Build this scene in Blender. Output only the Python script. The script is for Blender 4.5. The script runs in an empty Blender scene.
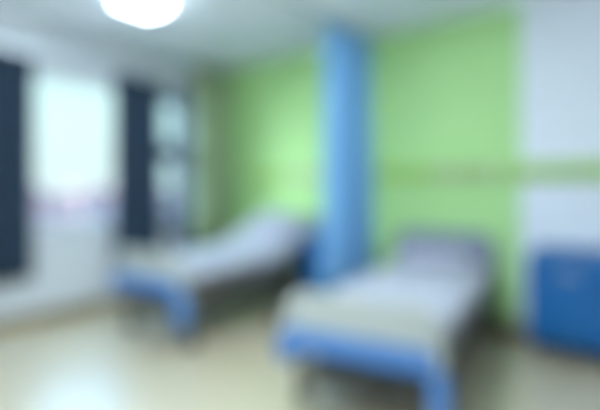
import bpy, bmesh, math, random
from mathutils import Vector, Matrix
random.seed(7)
SC = bpy.context.scene
COL = SC.collection
R = math.radians
PI = math.pi

# ------------------------------------------------------------------ camera
ROOM_H = 2.85
cam_d = bpy.data.cameras.new('camera')
cam = bpy.data.objects.new('camera', cam_d)
COL.objects.link(cam)
cam.location = (4.61, -4.23, 1.29)
cam.rotation_euler = (R(90), 0, R(38))
cam_d.sensor_width = 36.0
cam_d.lens = 455 / 600 * 36.0
cam_d.shift_y = -18 / 600
cam_d.clip_start = 0.02
cam_d.clip_end = 400
cam_d.dof.use_dof = True            # the photograph is taken far out of focus
cam_d.dof.focus_distance = 0.15
cam_d.dof.aperture_fstop = 2.35
SC.camera = cam

# ------------------------------------------------------------------ exposure
SC.view_settings.view_transform = 'Standard'
SC.view_settings.look = 'None'
SC.view_settings.gamma = 1.0
SC.view_settings.use_curve_mapping = False
SC.view_settings.exposure = 0.15

# ------------------------------------------------------------------ sky
w = bpy.data.worlds.new('World')
SC.world = w
w.use_nodes = True
nt = w.node_tree
nt.nodes.clear()
out = nt.nodes.new('ShaderNodeOutputWorld')
bg = nt.nodes.new('ShaderNodeBackground')
tc = nt.nodes.new('ShaderNodeTexCoord')
sp = nt.nodes.new('ShaderNodeSeparateXYZ')
rp = nt.nodes.new('ShaderNodeValToRGB')
nt.links.new(tc.outputs['Generated'], sp.inputs[0])
nt.links.new(sp.outputs['Z'], rp.inputs['Fac'])
nt.links.new(rp.outputs['Color'], bg.inputs['Color'])
nt.links.new(bg.outputs[0], out.inputs[0])
# bright overcast sky: paler at the horizon, several times brighter higher up
e = rp.color_ramp.elements
e[0].position = 0.0;  e[0].color = (0.142, 0.168, 0.170, 1)
e[1].position = 0.26; e[1].color = (0.128, 0.184, 0.188, 1)
for pos, c in ((0.14, (0.146, 0.188, 0.19)), (0.46, (0.36, 0.76, 1.32)), (1.0, (0.55, 0.9, 1.15))):
    m1 = rp.color_ramp.elements.new(pos); m1.color = (*c, 1)
bg.inputs['Strength'].default_value = 5.7
# unseen sky glow added beside the windows to brighten the back wall
dt = nt.nodes.new('ShaderNodeVectorMath'); dt.operation = 'DOT_PRODUCT'
dt.inputs[1].default_value = Vector((-0.33, -0.93, 0.16)).normalized()
nt.links.new(tc.outputs['Generated'], dt.inputs[0])
mxm = nt.nodes.new('ShaderNodeMath'); mxm.operation = 'MAXIMUM'; mxm.inputs[1].default_value = 0.0
pw = nt.nodes.new('ShaderNodeMath'); pw.operation = 'POWER'; pw.inputs[1].default_value = 10.0
bg2 = nt.nodes.new('ShaderNodeBackground'); bg2.inputs['Color'].default_value = (0.80, 0.96, 1.0, 1)
GLOW = 44.0
ml = nt.nodes.new('ShaderNodeMath'); ml.operation = 'MULTIPLY'; ml.inputs[1].default_value = GLOW
ad = nt.nodes.new('ShaderNodeAddShader')
nt.links.new(dt.outputs['Value'], mxm.inputs[0]); nt.links.new(mxm.outputs[0], pw.inputs[0])
nt.links.new(pw.outputs[0], ml.inputs[0]); nt.links.new(ml.outputs[0], bg2.inputs['Strength'])
nt.links.new(bg.outputs[0], ad.inputs[0]); nt.links.new(bg2.outputs[0], ad.inputs[1])
nt.links.new(ad.outputs[0], out.inputs[0])
SKY_PORTALS = [(-2.3, 1.65, 1.9, 1.5), (-0.875, 1.65, 0.66, 1.5)]   # y, z, width, height
for py_, pz_, pw_, ph_ in SKY_PORTALS:
    ld = bpy.data.lights.new('window_portal', 'AREA')
    ld.shape = 'RECTANGLE'; ld.size = ph_; ld.size_y = pw_
    ld.cycles.is_portal = True
    lo = bpy.data.objects.new('window_portal', ld)
    lo.location = (-0.21, py_, pz_)
    lo.rotation_euler = (0, R(-90), 0)
    COL.objects.link(lo)
LAMP_STRENGTH = 17.0
LAMP_COLOR = (0.76, 0.92, 1.03)

# ------------------------------------------------------------------ materials
MATS = {}
def mat(name, color, rough=0.6, metal=0.0, vary=0.0, scale=8.0, bump=0.0, bscale=60.0,
        spec=0.5, emit=None, sheen=0.0, trans=0.0):
    m = bpy.data.materials.new(name); m.use_nodes = True
    t = m.node_tree; b = t.nodes['Principled BSDF']
    b.inputs['Base Color'].default_value = (*color, 1)
    b.inputs['Roughness'].default_value = rough
    b.inputs['Metallic'].default_value = metal
    b.inputs['Specular IOR Level'].default_value = spec
    if sheen: b.inputs['Sheen Weight'].default_value = sheen
    co = t.nodes.new('ShaderNodeTexCoord')
    if vary:
        n = t.nodes.new('ShaderNodeTexNoise'); n.inputs['Scale'].default_value = scale
        n.inputs['Detail'].default_value = 4
        t.links.new(co.outputs['Object'], n.inputs['Vector'])
        cr = t.nodes.new('ShaderNodeValToRGB')
        cr.color_ramp.elements[0].position = 0.3; cr.color_ramp.elements[1].position = 0.7
        cr.color_ramp.elements[0].color = (*[c * (1 - vary) for c in color], 1)
        cr.color_ramp.elements[1].color = (*[min(1, c * (1 + vary)) for c in color], 1)
        t.links.new(n.outputs['Fac'], cr.inputs['Fac'])
        t.links.new(cr.outputs['Color'], b.inputs['Base Color'])
    if bump:
        n2 = t.nodes.new('ShaderNodeTexNoise'); n2.inputs['Scale'].default_value = bscale
        t.links.new(co.outputs['Object'], n2.inputs['Vector'])
        bp = t.nodes.new('ShaderNodeBump'); bp.inputs['Strength'].default_value = bump
        bp.inputs['Distance'].default_value = 0.01
        t.links.new(n2.outputs['Fac'], bp.inputs['Height'])
        t.links.new(bp.outputs[0], b.inputs['Normal'])
    if emit:
        b.inputs['Emission Color'].default_value = (*emit[0], 1)
        b.inputs['Emission Strength'].default_value = emit[1]
    if trans:
        o = t.nodes['Material Output']
        tl = t.nodes.new('ShaderNodeBsdfTranslucent')
        tl.inputs['Color'].default_value = (*color, 1)
        mx = t.nodes.new('ShaderNodeMixShader'); mx.inputs[0].default_value = trans
        t.links.new(b.outputs[0], mx.inputs[1]); t.links.new(tl.outputs[0], mx.inputs[2])
        t.links.new(mx.outputs[0], o.inputs['Surface'])
    MATS[name] = m
    return m

mat('wall_white', (0.78, 0.81, 0.86), 0.7, vary=0.02, scale=1.5, bump=0.05, bscale=120)
mat('wall_shaded', (0.66, 0.68, 0.71), 0.7, vary=0.02, scale=1.5, bump=0.05, bscale=120)  # window wall's dimmer light put into a darker wall colour
mat('wall_green', (0.44, 0.72, 0.28), 0.6, vary=0.03, scale=1.5, bump=0.05, bscale=120)
mat('ceiling_white', (0.85, 0.90, 0.97), 0.8, vary=0.02, scale=2, bump=0.05, bscale=90)
fm_ = mat('floor_vinyl', (0.62, 0.525, 0.36), 0.40, vary=0.06, scale=30, bump=0.0, spec=0.6)
fb_ = fm_.node_tree.nodes['Principled BSDF']        # waxed vinyl
fb_.inputs['Coat Weight'].default_value = 1.0
fb_.inputs['Coat Roughness'].default_value = 0.3
mat('skirting', (0.27, 0.21, 0.12), 0.5, vary=0.06, scale=10)
mat('aluminium', (0.62, 0.64, 0.66), 0.35, 0.9, vary=0.03, scale=30)
mat('frame_white', (0.75, 0.78, 0.80), 0.4, vary=0.02)
mat('frame_slate', (0.10, 0.13, 0.17), 0.4, vary=0.05)
mat('sill_stone', (0.66, 0.62, 0.60), 0.35, vary=0.08, scale=25)
mat('cream_plastic', (0.45, 0.47, 0.43), 0.4, vary=0.02)
mat('slate_plastic', (0.24, 0.26, 0.33), 0.45, vary=0.02)
mat('blue_plastic', (0.08, 0.22, 0.52), 0.38, vary=0.03)
mat('steel_paint', (0.20, 0.19, 0.18), 0.45, vary=0.04)
mat('dark_steel', (0.10, 0.095, 0.08), 0.5, vary=0.05)
mat('dark_rubber', (0.03, 0.03, 0.03), 0.7, vary=0.1)
mat('sheet_lavender', (0.48, 0.48, 0.555), 0.85, vary=0.03, scale=5, bump=0.25, bscale=14, sheen=0.2)
mat('pillow_lavender', (0.45, 0.45, 0.55), 0.85, vary=0.03, scale=5, bump=0.25, bscale=14, sheen=0.2)
mat('locker_blue', (0.012, 0.13, 0.37), 0.4, spec=0.3, vary=0.04)
mat('chrome', (0.7, 0.72, 0.74), 0.2, 1.0, vary=0.02)
mat('curtain_blue', (0.40, 0.72, 0.98), 0.8, vary=0.05, scale=6, bump=0.1, bscale=200, trans=0.5)
mat('curtain_navy', (0.024, 0.048, 0.085), 0.85, vary=0.1, scale=6, bump=0.1, bscale=200)
mat('curtain_slate', (0.13, 0.18, 0.27), 0.85, vary=0.08, scale=6, bump=0.1, bscale=200, trans=0.1)
mat('curtain_olive', (0.41, 0.52, 0.29), 0.85, vary=0.08, scale=6, bump=0.1, bscale=200, trans=0.1)
mat('rail_olive', (0.36, 0.56, 0.14), 0.45, vary=0.03)
mat('socket_grey', (0.52, 0.46, 0.42), 0.45, vary=0.02)
mat('valve_green', (0.10, 0.30, 0.14), 0.4, vary=0.02)
mat('facade_pink', (0.326, 0.204, 0.204), 0.9, vary=0.06, scale=0.3)
mat('facade_grey', (0.312, 0.210, 0.210), 0.9, vary=0.06, scale=0.3)
mat('facade_tan', (0.326, 0.210, 0.199), 0.9, vary=0.06, scale=0.3)
mat('roof_felt', (0.297, 0.188, 0.188), 0.9, vary=0.08, scale=0.5)
mat('window_dark', (0.24, 0.25, 0.27), 0.3, vary=0.05)
mat('outside_ground', (0.284, 0.182, 0.182), 0.9, vary=0.15, scale=0.2)
mat('lamp_diffuser', (0.9, 0.9, 0.9), 0.6, vary=0.01, emit=(LAMP_COLOR, LAMP_STRENGTH))
gm = bpy.data.materials.new('window_glass'); gm.use_nodes = True
t = gm.node_tree; t.nodes.clear()
go = t.nodes.new('ShaderNodeOutputMaterial'); gmix = t.nodes.new('ShaderNodeMixShader')
gtr = t.nodes.new('ShaderNodeBsdfTransparent'); gtr.inputs[0].default_value = (0.95, 0.99, 0.985, 1)
ggl = t.nodes.new('ShaderNodeBsdfGlossy'); ggl.inputs['Roughness'].default_value = 0.02
gfr = t.nodes.new('ShaderNodeFresnel'); gfr.inputs['IOR'].default_value = 1.3
ggeo = t.nodes.new('ShaderNodeNewGeometry')          # the pane mirrors on its outer faces only
gsub = t.nodes.new('ShaderNodeMath'); gsub.operation = 'SUBTRACT'; gsub.inputs[0].default_value = 1.0
gmul = t.nodes.new('ShaderNodeMath'); gmul.operation = 'MULTIPLY'
t.links.new(ggeo.outputs['Backfacing'], gsub.inputs[1]); t.links.new(gsub.outputs[0], gmul.inputs[1])
t.links.new(gfr.outputs[0], gmul.inputs[0]); t.links.new(gmul.outputs[0], gmix.inputs[0])
t.links.new(gtr.outputs[0], gmix.inputs[1])
t.links.new(ggl.outputs[0], gmix.inputs[2]); t.links.new(gmix.outputs[0], go.inputs[0])
MATS['window_glass'] = gm
gm2 = gm.copy(); gm2.name = 'tinted_glass'; MATS['tinted_glass'] = gm2
[n for n in gm2.node_tree.nodes if n.type == 'BSDF_TRANSPARENT'][0].inputs[0].default_value = (0.86, 0.95, 0.96, 1)

# ------------------------------------------------------------------ helpers
def link(name, bm, m, parent=None, loc=None, smooth=True):
    """one mesh object out of a bmesh"""
    bmesh.ops.recalc_face_normals(bm, faces=bm.faces[:])
    me = bpy.data.meshes.new(name)
    bm.to_mesh(me); bm.free()
    ms = m if isinstance(m, (list, tuple)) else [m]
    for k in ms: me.materials.append(MATS[k])
    if smooth:
        for p in me.polygons: p.use_smooth = True
        me.set_sharp_from_angle(angle=R(35))
    o = bpy.data.objects.new(name, me)
    COL.objects.link(o)
    if parent: o.parent = parent
    if loc: o.location = loc
    return o

def tag(o, label=None, cat=None, group=None, kind=None):
    if label: o['label'] = label
    if cat: o['category'] = cat
    if group: o['group'] = group
    if kind: o['kind'] = kind
    return o

def thing(name, label, cat, loc=(0, 0, 0), rz=0.0, group=None):
    o = bpy.data.objects.new(name, None)
    o.empty_display_size = 0.1
    o.location = loc; o.rotation_euler = (0, 0, rz)
    COL.objects.link(o)
    return tag(o, label, cat, group)

def struct_empty(name):
    o = bpy.data.objects.new(name, None); COL.objects.link(o); o['kind'] = 'structure'
    return o

def box(bm, x0, x1, y0, y1, z0, z1, bev=0.0, seg=2, mi=0):
    M = Matrix.Translation(((x0+x1)/2, (y0+y1)/2, (z0+z1)/2)) @ Matrix.Diagonal((x1-x0, y1-y0, z1-z0, 1))
    r = bmesh.ops.create_cube(bm, size=1, matrix=M)
    vs = r['verts']
    fs = list({f for v in vs for f in v.link_faces})
    for f in fs: f.material_index = mi
    if bev:
        es = list({ed for v in vs for ed in v.link_edges})
        bmesh.ops.bevel(bm, geom=es, offset=bev, segments=seg, affect='EDGES', profile=0.5)
    return bm

def boxes(*args, bev=0.0):
    bm = bmesh.new()
    for a in args: box(bm, *a, bev=bev)
    return bm

def cyl(bm, p0, p1, r, seg=20, r2=None):
    p0 = Vector(p0); p1 = Vector(p1); d = p1 - p0
    q = d.to_track_quat('Z', 'Y').to_matrix().to_4x4()
    bmesh.ops.create_cone(bm, cap_ends=True, segments=seg, radius1=r, radius2=r if r2 is None else r2,
                          depth=d.length, matrix=Matrix.Translation((p0+p1)/2) @ q)
    return bm

def tube(bm, pts, r, seg=10):
    """round bar along a polyline, mitred at the bends"""
    pts = [Vector(p) for p in pts]; rings = []
    up = Vector((0, 0, 1))
    for i, p in enumerate(pts):
        d = (pts[min(i+1, len(pts)-1)] - pts[max(i-1, 0)]).normalized()
        a = d.cross(up)
        if a.length < 1e-3: a = d.cross(Vector((1, 0, 0)))
        a.normalize(); b = d.cross(a).normalized()
        rings.append([bm.verts.new(p + r*(math.cos(2*PI*k/seg)*a + math.sin(2*PI*k/seg)*b)) for k in range(seg)])
    for A, B in zip(rings, rings[1:]):
        for k in range(seg): bm.faces.new((A[k], A[(k+1) % seg], B[(k+1) % seg], B[k]))
    bm.faces.new(rings[0][::-1]); bm.faces.new(rings[-1])
    return bm

def outline_round(x0, x1, z0, z1, rb, rt, n=8):
    """outline with rounded bottom (rb) and top (rt) corners, in x and z"""
    pts = []
    for cx, cz, r, a0 in ((x1-rb, z0+rb, rb, -90), (x1-rt, z1-rt, rt, 0), (x0+rt, z1-rt, rt, 90), (x0+rb, z0+rb, rb, 180)):
        for k in range(n+1):
            a = R(a0 + 90*k/n)
            pts.append((cx + r*math.cos(a), cz + r*math.sin(a)))
    return pts

def prism(bm, pts, y0, y1, bev=0.0):
    """outline in x,z pushed from y0 to y1"""
    A = [bm.verts.new((x, y0, z)) for x, z in pts]
    B = [bm.verts.new((x, y1, z)) for x, z in pts]
    n = len(pts)
    f0 = bm.faces.new(A); f1 = bm.faces.new(B[::-1])
    for k in range(n): bm.faces.new((A[k], B[k], B[(k+1) % n], A[(k+1) % n]))
    if bev:
        es = list(set(f0.edges) | set(f1.edges))
        bmesh.ops.bevel(bm, geom=es, offset=bev, segments=3, affect='EDGES', profile=0.5)
    return bm

# ------------------------------------------------------------------ the room
X1, Y1 = 5.6, -5.9
bm = boxes((-0.25, X1+0.2, Y1-0.2, 0.2, -0.12, 0.0)); tag(link('floor', bm, 'floor_vinyl', smooth=False), kind='structure')
bm = boxes((-0.25, X1+0.2, Y1-0.2, 0.2, ROOM_H, ROOM_H+0.12)); tag(link('ceiling', bm, 'ceiling_white', smooth=False), kind='structure')
GREEN_X = 3.70
bm = bmesh.new()
box(bm, -0.25, GREEN_X, 0.0, 0.2, 0, ROOM_H, mi=0)
box(bm, GREEN_X, X1+0.2, 0.0, 0.2, 0, ROOM_H, mi=1)
tag(link('wall_back', bm, ['wall_green', 'wall_white'], smooth=False), kind='structure')
W1 = (-3.25, -1.35, 0.90, 2.40)     # y0, y1, z0, z1
W2 = (-1.20, -0.55, 0.90, 2.40)
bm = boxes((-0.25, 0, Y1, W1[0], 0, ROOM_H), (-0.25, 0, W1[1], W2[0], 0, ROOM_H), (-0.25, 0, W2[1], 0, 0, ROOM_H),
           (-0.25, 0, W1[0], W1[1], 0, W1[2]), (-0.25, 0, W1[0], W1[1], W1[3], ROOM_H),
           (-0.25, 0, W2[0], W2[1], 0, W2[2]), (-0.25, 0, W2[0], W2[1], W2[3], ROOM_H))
tag(link('wall_left', bm, 'wall_shaded', smooth=False), kind='structure')
tag(link('wall_right', boxes((X1, X1+0.2, Y1, 0, 0, ROOM_H)), 'wall_white', smooth=False), kind='structure')
tag(link('wall_front', boxes((-0.25, X1+0.2, Y1-0.2, Y1, 0, ROOM_H)), 'wall_white', smooth=False), kind='structure')
tag(link('baseboard_left', boxes((0.0, 0.015, Y1, -0.015, 0, 0.12)), 'skirting', smooth=False), kind='structure')
tag(link('baseboard_back', boxes((0.0, X1, -0.015, 0.0, 0, 0.12)), 'skirting', smooth=False), kind='structure')
tag(link('baseboard_right', boxes((X1-0.015, X1, Y1, -0.015, 0, 0.12)), 'skirting', smooth=False), kind='structure')

def window(name, W, mull, trans, fm, f=0.05, gl='window_glass'):
    y0, y1, z0, z1 = W
    o = struct_empty(name); o.location = (0, (y0+y1)/2, z0)
    cy = (y0+y1)/2
    bm = bmesh.new()
    xa, xb = -0.16, -0.10
    def B(ya, yb, za, zb): box(bm, xa, xb, ya-cy, yb-cy, za-z0, zb-z0, bev=0.006)
    B(y0, y0+f, z0, z1); B(y1-f, y1, z0, z1)
    B(y0+f, y1-f, z0, z0+f); B(y0+f, y1-f, z1-f, z1)
    ys = [y0+f] + [v for mm in mull for v in (mm-0.03, mm+0.03)] + [y1-f]
    for mm in mull: B(mm-0.03, mm+0.03, z0+f, z1-f)
    zs = [z0+f, z1-f]
    if trans:
        for a, b in zip(ys[::2], ys[1::2]): B(a, b, trans[0], trans[1])
        zs = [z0+f, trans[0], trans[1], z1-f]
    link('window_frame', bm, fm, o)
    for a, b in zip(ys[::2], ys[1::2]):
        for c, d in zip(zs[::2], zs[1::2]):
            link('window_pane', boxes((-0.133, -0.127, a-cy, b-cy, c-z0, d-z0)), gl, o, smooth=False)
    # small casement handle on the frame
    bm = bmesh.new()
    box(bm, -0.10, -0.085, y1-f+0.012-cy, y1-0.012-cy, 0.55, 0.62, bev=0.004)
    tube(bm, [(-0.085, y1-f/2-cy, 0.59), (-0.065, y1-f/2-cy, 0.59), (-0.062, y1-f/2-cy, 0.48)], 0.008)
    link('window_handle', bm, 'aluminium', o)
    link('window_sill', boxes((-0.10, 0.03, y0-0.0-cy, y1+0.0-cy, -0.035, 0.0), bev=0.006), 'sill_stone', o)
    return o
window('window_1', W1, [-2.60], None, 'frame_white', 0.035)
window('window_2', W2, [], (1.61, 1.82), 'frame_slate', 0.07, 'tinted_glass')

# ------------------------------------------------------------------ outside, far below the ward windows
GZ = -13.0
tag(link('ground_outside', boxes((-140, -4, -90, 110, GZ-0.3, GZ)), 'outside_ground', smooth=False), kind='structure')
def block(name, label, x, y, wx, wy, top, fm, cols, rows, extra=None, rz=0):
    t_ = thing(name, label, 'building', (x, y, GZ), rz, 'city blocks outside the window')
    h = top - GZ
    link('wall', boxes((-wx/2, wx/2, -wy/2, wy/2, 0, h)), fm, t_, smooth=False)
    bm = boxes((-wx/2-0.25, wx/2+0.25, -wy/2-0.25, wy/2+0.25, h, h+0.35))
    box(bm, -wx/4, wx/6, -wy/5, wy/5, h+0.35, h+1.1)
    link('roof', bm, 'roof_felt', t_, smooth=False)
    if extra:
        bm = bmesh.new(); cyl(bm, (wx/5, wy/3, h+0.35), (wx/5, wy/3, h+1.5), 0.9)
        link('water_tank', bm, fm, t_)
    for r_ in range(rows):
        for c in range(cols):
            yy = -wy/2 + wy*(c+0.5)/cols
            zz = h - 2.9 - 3.0*r_
            bm = boxes((wx/2-0.02, wx/2+0.06, yy-0.4, yy+0.4, zz-0.6, zz+0.6))
            link('window', bm, 'window_dark', t_, smooth=False)
    return t_
block('apartment_block', 'low pink apartment block outside the wide window, nearest of the city blocks', -41.0, 12.7, 10, 5.4, 0.35, 'facade_pink', 4, 3)
block('apartment_block', 'grey pink apartment block with a round roof tank outside the wide window', -57.0, 27.3, 10, 7.6, 0.10, 'facade_grey', 5, 3, extra=True)
block('apartment_block', 'pale tan apartment block seen through the narrow slate framed window', -71.0, 47.2, 10, 9.2, -0.30, 'facade_tan', 5, 3)

# ------------------------------------------------------------------ ceiling lights
def ceiling_light(x, y, label, l=0.62, s=0.26, protos={}):
    if l not in protos:
        t_ = thing('ceiling_light', label, 'ceiling light', (x, y, ROOM_H), 0, 'ceiling panel lights')
        link('frame', boxes((-s, s, -l, l, -0.022, 0.0), bev=0.004), 'frame_white', t_)
        bm = boxes((-s+0.012, s-0.012, -l+0.012, l-0.012, -0.11, -0.022), bev=0.02)
        link('diffuser', bm, 'lamp_diffuser', t_)
        protos[l] = t_
        return t_
    t_ = protos[l].copy(); COL.objects.link(t_); t_.location = (x, y, ROOM_H); t_['label'] = label
    for ch in protos[l].children:
        c = ch.copy(); COL.objects.link(c); c.parent = t_
    return t_
ceiling_light(1.36, -2.13, 'square white ceiling light glowing near the windows', l=0.17, s=0.15)
ceiling_light(2.90, -2.33, 'unseen long ceiling light added above the foot of the flat bed')  # the long lights are out of view, added to light the room
ceiling_light(2.90, -3.85, 'unseen long ceiling light added past the foot of the flat bed')
ceiling_light(2.90, -5.2, 'unseen long ceiling light added over the far open floor')

# ------------------------------------------------------------------ curtains
def track(name, label, p0, p1, z, ceiling=True):
    p0 = Vector((*p0, 0)); p1 = Vector((*p1, 0)); d = p1-p0; L = d.length
    t_ = thing(name, label, 'curtain track', (p0.x, p0.y, z), math.atan2(d.y, d.x))
    bm = bmesh.new()
    box(bm, 0, L, -0.016, 0.016, -0.006, 0.0)
    box(bm, 0, L, -0.016, -0.010, -0.03, -0.006); box(bm, 0, L, 0.010, 0.016, -0.03, -0.006)
    link('rail', bm, 'aluminium', t_, smooth=False)
    for xx in (0.0, L):
        link('end_cap', boxes((xx-0.012, xx+0.012, -0.02, 0.02, -0.034, 0.0), bev=0.004), 'frame_white', t_)
    n = max(2, int(L/0.7)+1)
    if ceiling:
        for k in range(n):
            xx = 0.05 + (L-0.1)*k/(n-1)
            link('bracket', boxes((xx-0.02, xx+0.02, -0.024, 0.024, 0.0, ROOM_H-z), bev=0.002), 'aluminium', t_)
    else:
        for k in range(n):
            xx = 0.05 + (L-0.1)*k/(n-1)
            s = 1 if d.y > 0 else -1
            link('bracket', boxes((xx-0.015, xx+0.015, min(0, s*p0.x), max(0, s*p0.x), 0.0, 0.02), bev=0.002), 'aluminium', t_)
    return t_

def curtain(name, label, p0, p1, z0, z1, folds, amp, m, group=None, seed=1):
    """pleated cloth hanging between two plan points"""
    rnd = random.Random(seed)
    P0 = Vector((*p0, 0)); P1 = Vector((*p1, 0)); d = P1-P0; L = d.length
    t_ = thing(name, label, 'curtain', (P0.x, P0.y, z0), math.atan2(d.y, d.x), group)
    h = z1-z0
    nu, nv = folds*12, 22
    ph = [rnd.uniform(-0.5, 0.5) for _ in range(folds+1)]
    am = [rnd.uniform(0.75, 1.2) for _ in range(folds+1)]
    bm = bmesh.new(); G = []
    for j in range(nv+1):
        v = j/nv; row = []
        for i in range(nu+1):
            u = i/nu
            k = min(int(u*folds), folds-1); fr = u*folds-k
            a = am[k]*(1-fr) + am[k+1]*fr
            pp = ph[k]*(1-fr) + ph[k+1]*fr
            s = math.sin(2*PI*u*folds + pp*(1-v)*1.6)
            y = amp*a*s*(0.75+0.35*(1-v)) + 0.012*math.sin(5*u*PI + 3*v)*(1-v)
            x = L*u + 0.35*amp*math.sin(4*PI*u*folds)*(1-v)*0.5
            row.append(bm.verts.new((x, y, h*v)))
        G.append(row)
    for j in range(nv):
        for i in range(nu): bm.faces.new((G[j][i], G[j][i+1], G[j+1][i+1], G[j+1][i]))
    o = link('drape', bm, m, t_)
    so = o.modifiers.new('thickness', 'SOLIDIFY'); so.thickness = 0.004; so.offset = 0
    bm = bmesh.new(); A = []
    for zz in (h-0.002, h+0.05):
        A.append([bm.verts.new((L*i/nu, amp*0.85*math.sin(2*PI*i/nu*folds), zz)) for i in range(nu+1)])
    for i in range(nu): bm.faces.new((A[0][i], A[0][i+1], A[1][i+1], A[1][i]))
    o = link('heading_tape', bm, m, t_)
    so = o.modifiers.new('thickness', 'SOLIDIFY'); so.thickness = 0.008; so.offset = 0
    for k in range(folds):
        x = L*(k+0.5)/folds
        bm = bmesh.new()
        cyl(bm, (x, 0, h+0.03), (x, 0, h+0.068), 0.006, 8)
        link('glider', bm, 'frame_white', t_)
    return t_

TZ = ROOM_H - 0.03
track('curtain_track', 'ceiling track carrying the blue privacy curtain between the beds', (2.28, -0.04), (2.28, -2.5), TZ)
curtain('privacy_curtain', 'light blue privacy curtain gathered between the two beds', (2.28, -0.10), (2.28, -0.86), 0.38, TZ-0.10, 7, 0.065, 'curtain_blue', seed=3)
track('curtain_track', 'ceiling track in the corner carrying the olive green curtain', (0.15, -0.04), (0.15, -2.4), TZ)
curtain('privacy_curtain', 'olive green curtain gathered in the corner beside the window wall', (0.15, -0.06), (0.15, -0.60), 0.38, TZ-0.10, 6, 0.06, 'curtain_olive', seed=5)
RZ = 2.55
track('curtain_track', 'long wall mounted track above the windows carrying the dark curtains', (0.10, -3.4), (0.10, -0.62), RZ, ceiling=False)
G = 'dark window curtains'
curtain('window_curtain', 'navy window curtain at the left edge of the photo', (0.10, -3.25), (0.10, -2.44), 0.45, RZ-0.10, 8, 0.045, 'curtain_navy', G, 8)
curtain('window_curtain', 'navy window curtain drawn between the two windows', (0.10, -1.65), (0.10, -1.07), 0.45, RZ-0.10, 5, 0.045, 'curtain_navy', G, 9)
curtain('window_curtain', 'narrow slate blue curtain at the far side of the narrow window', (0.10, -0.86), (0.10, -0.66), 0.45, RZ-0.10, 3, 0.03, 'curtain_slate', G, 10)

# ------------------------------------------------------------------ service rail on the back wall
rz0, rz1 = 1.35, 1.49
sr = thing('service_rail', 'olive green service rail with outlets along the wall above both beds', 'wall rail', (2.8, 0, rz0))
bm = bmesh.new()
prof = [(0, 0), (-0.045, 0), (-0.055, 0.012), (-0.055, rz1-rz0-0.012), (-0.045, rz1-rz0), (0, rz1-rz0)]
A = [bm.verts.new((-2.35, y, z)) for y, z in prof]; B = [bm.verts.new((2.7, y, z)) for y, z in prof]
bm.faces.new(A); bm.faces.new(B[::-1])
for k in range(6): bm.faces.new((A[k], B[k], B[(k+1) % 6], A[(k+1) % 6]))
link('trunking', bm, 'rail_olive', sr)
for xx in (-2.36, 2.69):
    link('end_cap', boxes((xx-0.008, xx+0.018, -0.06, 0, -0.004, rz1-rz0+0.004), bev=0.004), 'socket_grey', sr)
for bx in (1.42, 3.24):
    for k, dx in enumerate((-0.24, -0.10)):
        bm = boxes((bx-2.8+dx-0.043, bx-2.8+dx+0.043, -0.064, -0.055, 0.027, 0.113), bev=0.004)
        for hx, hz in ((-0.012, 0.075), (0.012, 0.075), (0, 0.055)):
            box(bm, bx-2.8+dx+hx-0.003, bx-2.8+dx+hx+0.003, -0.066, -0.064, hz-0.007, hz+0.007)
        link('power_socket', bm, 'socket_grey', sr)
    for dx in (0.04, 0.15):
        bm = bmesh.new()
        cyl(bm, (bx-2.8+dx, -0.055, 0.07), (bx-2.8+dx, -0.075, 0.07), 0.04, 24)
        cyl(bm, (bx-2.8+dx, -0.075, 0.07), (bx-2.8+dx, -0.10, 0.07), 0.022, 20)
        v = link('gas_outlet', bm, 'socket_grey', sr)
    bm = boxes((bx-2.8+0.24, bx-2.8+0.30, -0.066, -0.055, 0.03, 0.11), bev=0.004)
    cyl(bm, (bx-2.8+0.27, -0.066, 0.075), (bx-2.8+0.27, -0.072, 0.075), 0.014, 16)
    link('call_button', bm, 'frame_white', sr)

# ------------------------------------------------------------------ hospital beds
BW = 0.91          # width over the end boards
def mattress_bm(path, wd, th):
    """rounded block swept along a profile of (y, z) points on its underside"""
    bm = bmesh.new(); rings = []
    n = len(path); rr = 0.045
    def ring(y, z, ny, nz, sx, sz):
        pts = []
        for cx, cz, a0 in ((1, 0, -90), (1, 1, 0), (-1, 1, 90), (-1, 0, 180)):
            for k in range(5):
                a = R(a0 + 90*k/4)
                x = cx*(wd/2*sx-rr) + rr*math.cos(a)
                q = th/2 + (cz-0.5)*2*(th/2*sz-rr*sz) + rr*sz*math.sin(a)
                crown = 0.012*max(0, 1-(2*x/wd)**2)*cz
                q += crown
                pts.append(bm.verts.new((x, y+ny*q, z+nz*q)))
        return pts
    for i, (y, z) in enumerate(path):
        a = Vector(path[min(i+1, n-1)]) - Vector(path[max(i-1, 0)]); a.normalize()
        ny, nz = -a.y, a.x
        if i == 0:
            rings.append(ring(y, z, ny, nz, 0.93, 0.72))
            rings.append(ring(y+0.012, z, ny, nz, 0.98, 0.92))
        elif i == n-1:
            rings.append(ring(y-a.x*0.012, z-a.y*0.012, ny, nz, 0.98, 0.92))
            rings.append(ring(y, z, ny, nz, 0.93, 0.72))
        else:
            rings.append(ring(y, z, ny, nz, 1, 1))
    m = len(rings[0])
    for A, B in zip(rings, rings[1:]):
        for k in range(m): bm.faces.new((A[k], A[(k+1) % m], B[(k+1) % m], B[k]))
    bm.faces.new(rings[0][::-1]); bm.faces.new(rings[-1])
    return bm

def end_board(t_, y, name, ztop, m, sgn):
    o_ = outline_round(-BW/2+0.01, BW/2-0.01, 0.37, ztop, 0.03, 0.13)
    bm = bmesh.new(); prism(bm, o_, y-0.022, y+0.022, bev=0.01)
    b = link(name, bm, m, t_)
    return b

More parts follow.
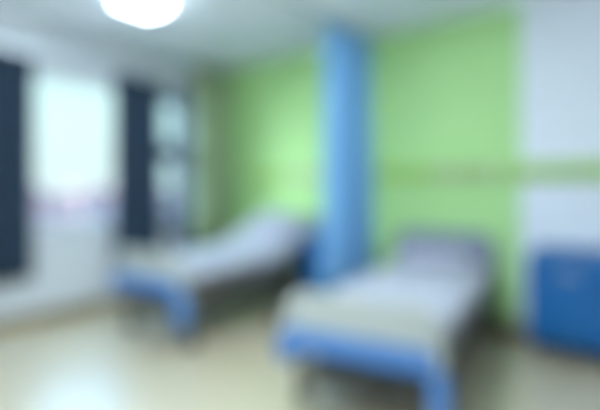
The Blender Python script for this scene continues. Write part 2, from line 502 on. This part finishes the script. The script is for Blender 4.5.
def hospital_bed(name, label, foot, rz, raise_deg, L=2.08, lift=0.0):
    d = Vector((-math.sin(rz), math.cos(rz)))
    c = Vector(foot) + d*(L/2)
    t_ = thing(name, label, 'bed', (c.x, c.y, 0), rz, 'hospital beds')
    yf, yh = -L/2, L/2
    # frame
    bm = bmesh.new()
    for s in (-1, 1):
        box(bm, s*0.40-0.022, s*0.40+0.022, yf+0.02, yh-0.02, 0.38, 0.45, bev=0.006)
    for yy in (yf+0.06, -0.45, 0.15, yh-0.08):
        box(bm, -0.40, 0.40, yy-0.02, yy+0.02, 0.385, 0.435, bev=0.004)
    link('frame', bm, 'steel_paint', t_)
    bm = bmesh.new()
    for s in (-1, 1):
        box(bm, s*0.33-0.03, s*0.33+0.03, yf+0.10, yh-0.10, 0.17, 0.25, bev=0.008)
    for yy in (yf+0.10, 0.0, yh-0.10): box(bm, -0.40, 0.40, yy-0.03, yy+0.03, 0.175, 0.245, bev=0.006)
    box(bm, -0.30, 0.30, yf+0.13, yh-0.13, 0.19, 0.20)
    for yy in (yf+0.45, yh-0.55):
        for s in (-1, 1): tube(bm, [(s*0.33, yy, 0.21), (s*0.36, yy+0.14, 0.39)], 0.018)
    link('undercarriage', bm, 'dark_steel', t_)
    # legs with casters
    for sx in (-1, 1):
        for yy in (yf+0.10, yh-0.10):
            bm = bmesh.new()
            box(bm, sx*0.40-0.025, sx*0.40+0.025, yy-0.025, yy+0.025, 0.13, 0.39+lift, bev=0.006)
            lg = link('leg', bm, 'steel_paint', t_)
            bm = bmesh.new()
            cyl(bm, (sx*0.40-0.018, yy+0.02, 0.055), (sx*0.40+0.018, yy+0.02, 0.055), 0.055, 24)
            link('wheel', bm, 'dark_rubber', lg)
            bm = boxes((sx*0.40-0.03, sx*0.40-0.021, yy-0.02, yy+0.035, 0.05, 0.13),
                       (sx*0.40+0.021, sx*0.40+0.03, yy-0.02, yy+0.035, 0.05, 0.13),
                       (sx*0.40-0.03, sx*0.40+0.03, yy-0.02, yy+0.035, 0.12, 0.135), bev=0.003)
            link('fork', bm, 'steel_paint', lg)
    # footboard with blue band and corner bumpers
    fb = end_board(t_, yf, 'footboard', 0.70, 'cream_plastic', -1)
    o_ = outline_round(-BW/2+0.015, BW/2-0.045, 0.37, 0.495, 0.03, 0.05)
    bm = bmesh.new(); prism(bm, o_, yf-0.045, yf+0.025, bev=0.012)
    link('blue_band', bm, 'blue_plastic', fb)
    for s in (-1, 1):
        bm = bmesh.new()
        o2 = outline_round(s*(BW/2-0.025)-0.045, s*(BW/2-0.025)+0.045, 0.12 if s > 0 else 0.29, 0.39 if s > 0 else 0.47, 0.035, 0.035)
        prism(bm, o2, yf-0.05, yf+0.03, bev=0.014)
        link('corner_bumper', bm, 'blue_plastic', fb)
    # headboard
    end_board(t_, yh, 'headboard', 0.89, 'slate_plastic', 1)
    # deck and mattress share a profile of flat part and raised back
    a = R(raise_deg); yp = yh-0.86; zb = 0.48
    blen = 0.80
    path = [(yf+0.045, zb)] + [(yf+0.045+(yp-0.12-yf-0.045)*k/8, zb) for k in range(1, 9)]
    nb = 6
    yc, zc = path[-1]
    for k in range(1, nb+1):
        aa = a*(k-0.5)/nb
        yc += 0.05*math.cos(aa); zc += 0.05*math.sin(aa); path.append((yc, zc))
    for k in range(1, 6):
        path.append((yc+blen*0.82*k/5*math.cos(a), zc+blen*0.82*k/5*math.sin(a)))
    bm = bmesh.new()
    dk = [(y, z-0.022) for y, z in path]
    lo = [[bm.verts.new((s*0.43, y, z)) for y, z in dk] for s in (-1, 1)]
    hi = [[bm.verts.new((s*0.43, y, z+0.02)) for y, z in dk] for s in (-1, 1)]
    for k in range(len(dk)-1):
        bm.faces.new((lo[0][k], lo[0][k+1], lo[1][k+1], lo[1][k])); bm.faces.new((hi[0][k], hi[1][k], hi[1][k+1], hi[0][k+1]))
        for s in (0, 1): bm.faces.new((lo[s][k], hi[s][k], hi[s][k+1], lo[s][k+1]))
    for k in (0, -1): bm.faces.new((lo[0][k], lo[1][k], hi[1][k], hi[0][k]))
    link('deck', bm, 'steel_paint', t_)
    link('mattress', mattress_bm(path, 0.85, 0.115), 'sheet_lavender', t_)
    if raise_deg > 8:
        yy, zz = path[-3]
        bm = bmesh.new()
        for s in (-1, 1): tube(bm, [(s*0.3, yp-0.02, 0.43), (s*0.3, yy-0.05, zz-0.03)], 0.014)
        tube(bm, [(-0.3, yy-0.05, zz-0.03), (0.3, yy-0.05, zz-0.03)], 0.014)
        link('back_support', bm, 'steel_paint', t_)
    # crank handles under the footboard
    for s in (-1, 1):
        bm = bmesh.new()
        tube(bm, [(s*0.17, yf+0.35, 0.33), (s*0.17, yf-0.03, 0.33), (s*0.17, yf-0.06, 0.325), (s*0.17, yf-0.07, 0.27), (s*0.17, yf-0.13, 0.265)], 0.010)
        cyl(bm, (s*0.17, yf-0.08, 0.266), (s*0.17, yf-0.15, 0.264), 0.016, 12)
        link('crank', bm, 'dark_rubber', t_)
    for ch in t_.children:
        if not ch.name.startswith('leg'): ch.location.z = lift
    return t_, [(y, z+lift) for y, z in path], a

def pillow(name, label, bed, path, a, back=0.24, m='pillow_lavender'):
    """soft closed cushion lying on the top of the mattress at its head"""
    wd, ln, th = 0.62, 0.40, 0.085
    n = 16; bm = bmesh.new(); top = []; bot = []
    for j in range(n+1):
        rt, rb = [], []
        for i in range(n+1):
            u = -1+2*i/n; v = -1+2*j/n
            k = (max(0, 1-abs(u)**3.2)*max(0, 1-abs(v)**3.2))**0.55
            sx = 1-0.07*(1-v*v) * 0 - 0.06*(v*v)*0
            x = u*wd/2*(1-0.05*(1-abs(v))); y = v*ln/2*(1-0.06*(1-abs(u)))
            vt = bm.verts.new((x, y, th*k + 0.045))
            edge = i in (0, n) or j in (0, n)
            rt.append(vt); rb.append(vt if edge else bm.verts.new((x, y, 0.045-0.045*k)))
        top.append(rt); bot.append(rb)
    for j in range(n):
        for i in range(n):
            bm.faces.new((top[j][i], top[j][i+1], top[j+1][i+1], top[j+1][i]))
            bm.faces.new((bot[j][i], bot[j+1][i], bot[j+1][i+1], bot[j][i+1]))
    o = link(name, bm, m)
    tag(o, label, 'pillow', 'pillows on the hospital beds')
    y, z = path[-1]
    y2 = y - back*math.cos(a); z2 = z - back*math.sin(a)
    y2 -= 0.127*math.sin(a); z2 += 0.127*math.cos(a)
    M = bed.matrix_basis @ Matrix.Translation((0, y2, z2)) @ Matrix.Rotation(a, 4, 'X')
    o.matrix_basis = M
    return o

bed1, p1_, a1_ = hospital_bed('hospital_bed', 'flat hospital bed with blue banded footboard between blue curtain and blue locker', (3.365, -2.14), R(8.5), 0, L=2.04)
pillow('pillow', 'lavender pillow lying flat on the bed next to the right-hand locker', bed1, p1_, a1_)
bed2, p2_, a2_ = hospital_bed('hospital_bed', 'hospital bed with raised back standing next to the windows', (1.30, -2.03), R(2), 20, L=1.98, lift=0.06)
pillow('pillow', 'lavender pillow propped on the raised back of the bed by the windows', bed2, p2_, a2_)

# ------------------------------------------------------------------ bedside lockers
def locker(label, x, y, rz=0.0, wd=0.52):
    t_ = thing('bedside_locker', label, 'bedside locker', (x, y, 0), rz, 'blue bedside lockers')
    h0, h1, dp = 0.13, 0.765, 0.40
    bm = boxes((-wd/2, wd/2, -dp/2, dp/2, h0, h1), bev=0.008); link('body', bm, 'locker_blue', t_)
    bm = boxes((-wd/2-0.01, wd/2+0.01, -dp/2-0.03, dp/2, h1, h1+0.022), bev=0.007)
    box(bm, -wd/2-0.01, wd/2+0.01, dp/2-0.015, dp/2, h1+0.022, h1+0.05, bev=0.005)
    link('top', bm, 'locker_blue', t_)
    bm = boxes((-wd/2+0.012, wd/2-0.012, -dp/2-0.02, -dp/2, h1-0.19, h1-0.012), bev=0.006)
    dr = link('drawer', bm, 'locker_blue', t_)
    bm = bmesh.new(); zz = h1-0.10
    tube(bm, [(-0.06, -dp/2-0.02, zz), (-0.06, -dp/2-0.04, zz), (0.06, -dp/2-0.04, zz), (0.06, -dp/2-0.02, zz)], 0.006)
    link('handle', bm, 'chrome', dr)
    bm = boxes((-wd/2+0.012, wd/2-0.012, -dp/2-0.02, -dp/2, h0+0.012, h1-0.205), bev=0.006)
    do = link('door', bm, 'locker_blue', t_)
    bm = bmesh.new(); xx = wd/2-0.06
    tube(bm, [(xx, -dp/2-0.02, 0.42), (xx, -dp/2-0.04, 0.42), (xx, -dp/2-0.04, 0.53), (xx, -dp/2-0.02, 0.53)], 0.006)
    link('handle', bm, 'chrome', do)
    for sx in (-1, 1):
        for sy in (-1, 1):
            px_, py_ = sx*(wd/2-0.06), sy*(dp/2-0.06)
            bm = bmesh.new()
            cyl(bm, (px_-0.014, py_, 0.033), (px_+0.014, py_, 0.033), 0.033, 20)
            box(bm, px_-0.02, px_+0.02, py_-0.012, py_+0.012, 0.060, 0.14)
            link('caster', bm, 'dark_rubber', t_)
    return t_
locker('deep blue bedside locker against the white wall', 4.13, -0.24, 0, 0.58)
locker('deep blue bedside locker between the window bed and the blue curtain', 1.92, -0.24, 0, 0.40)
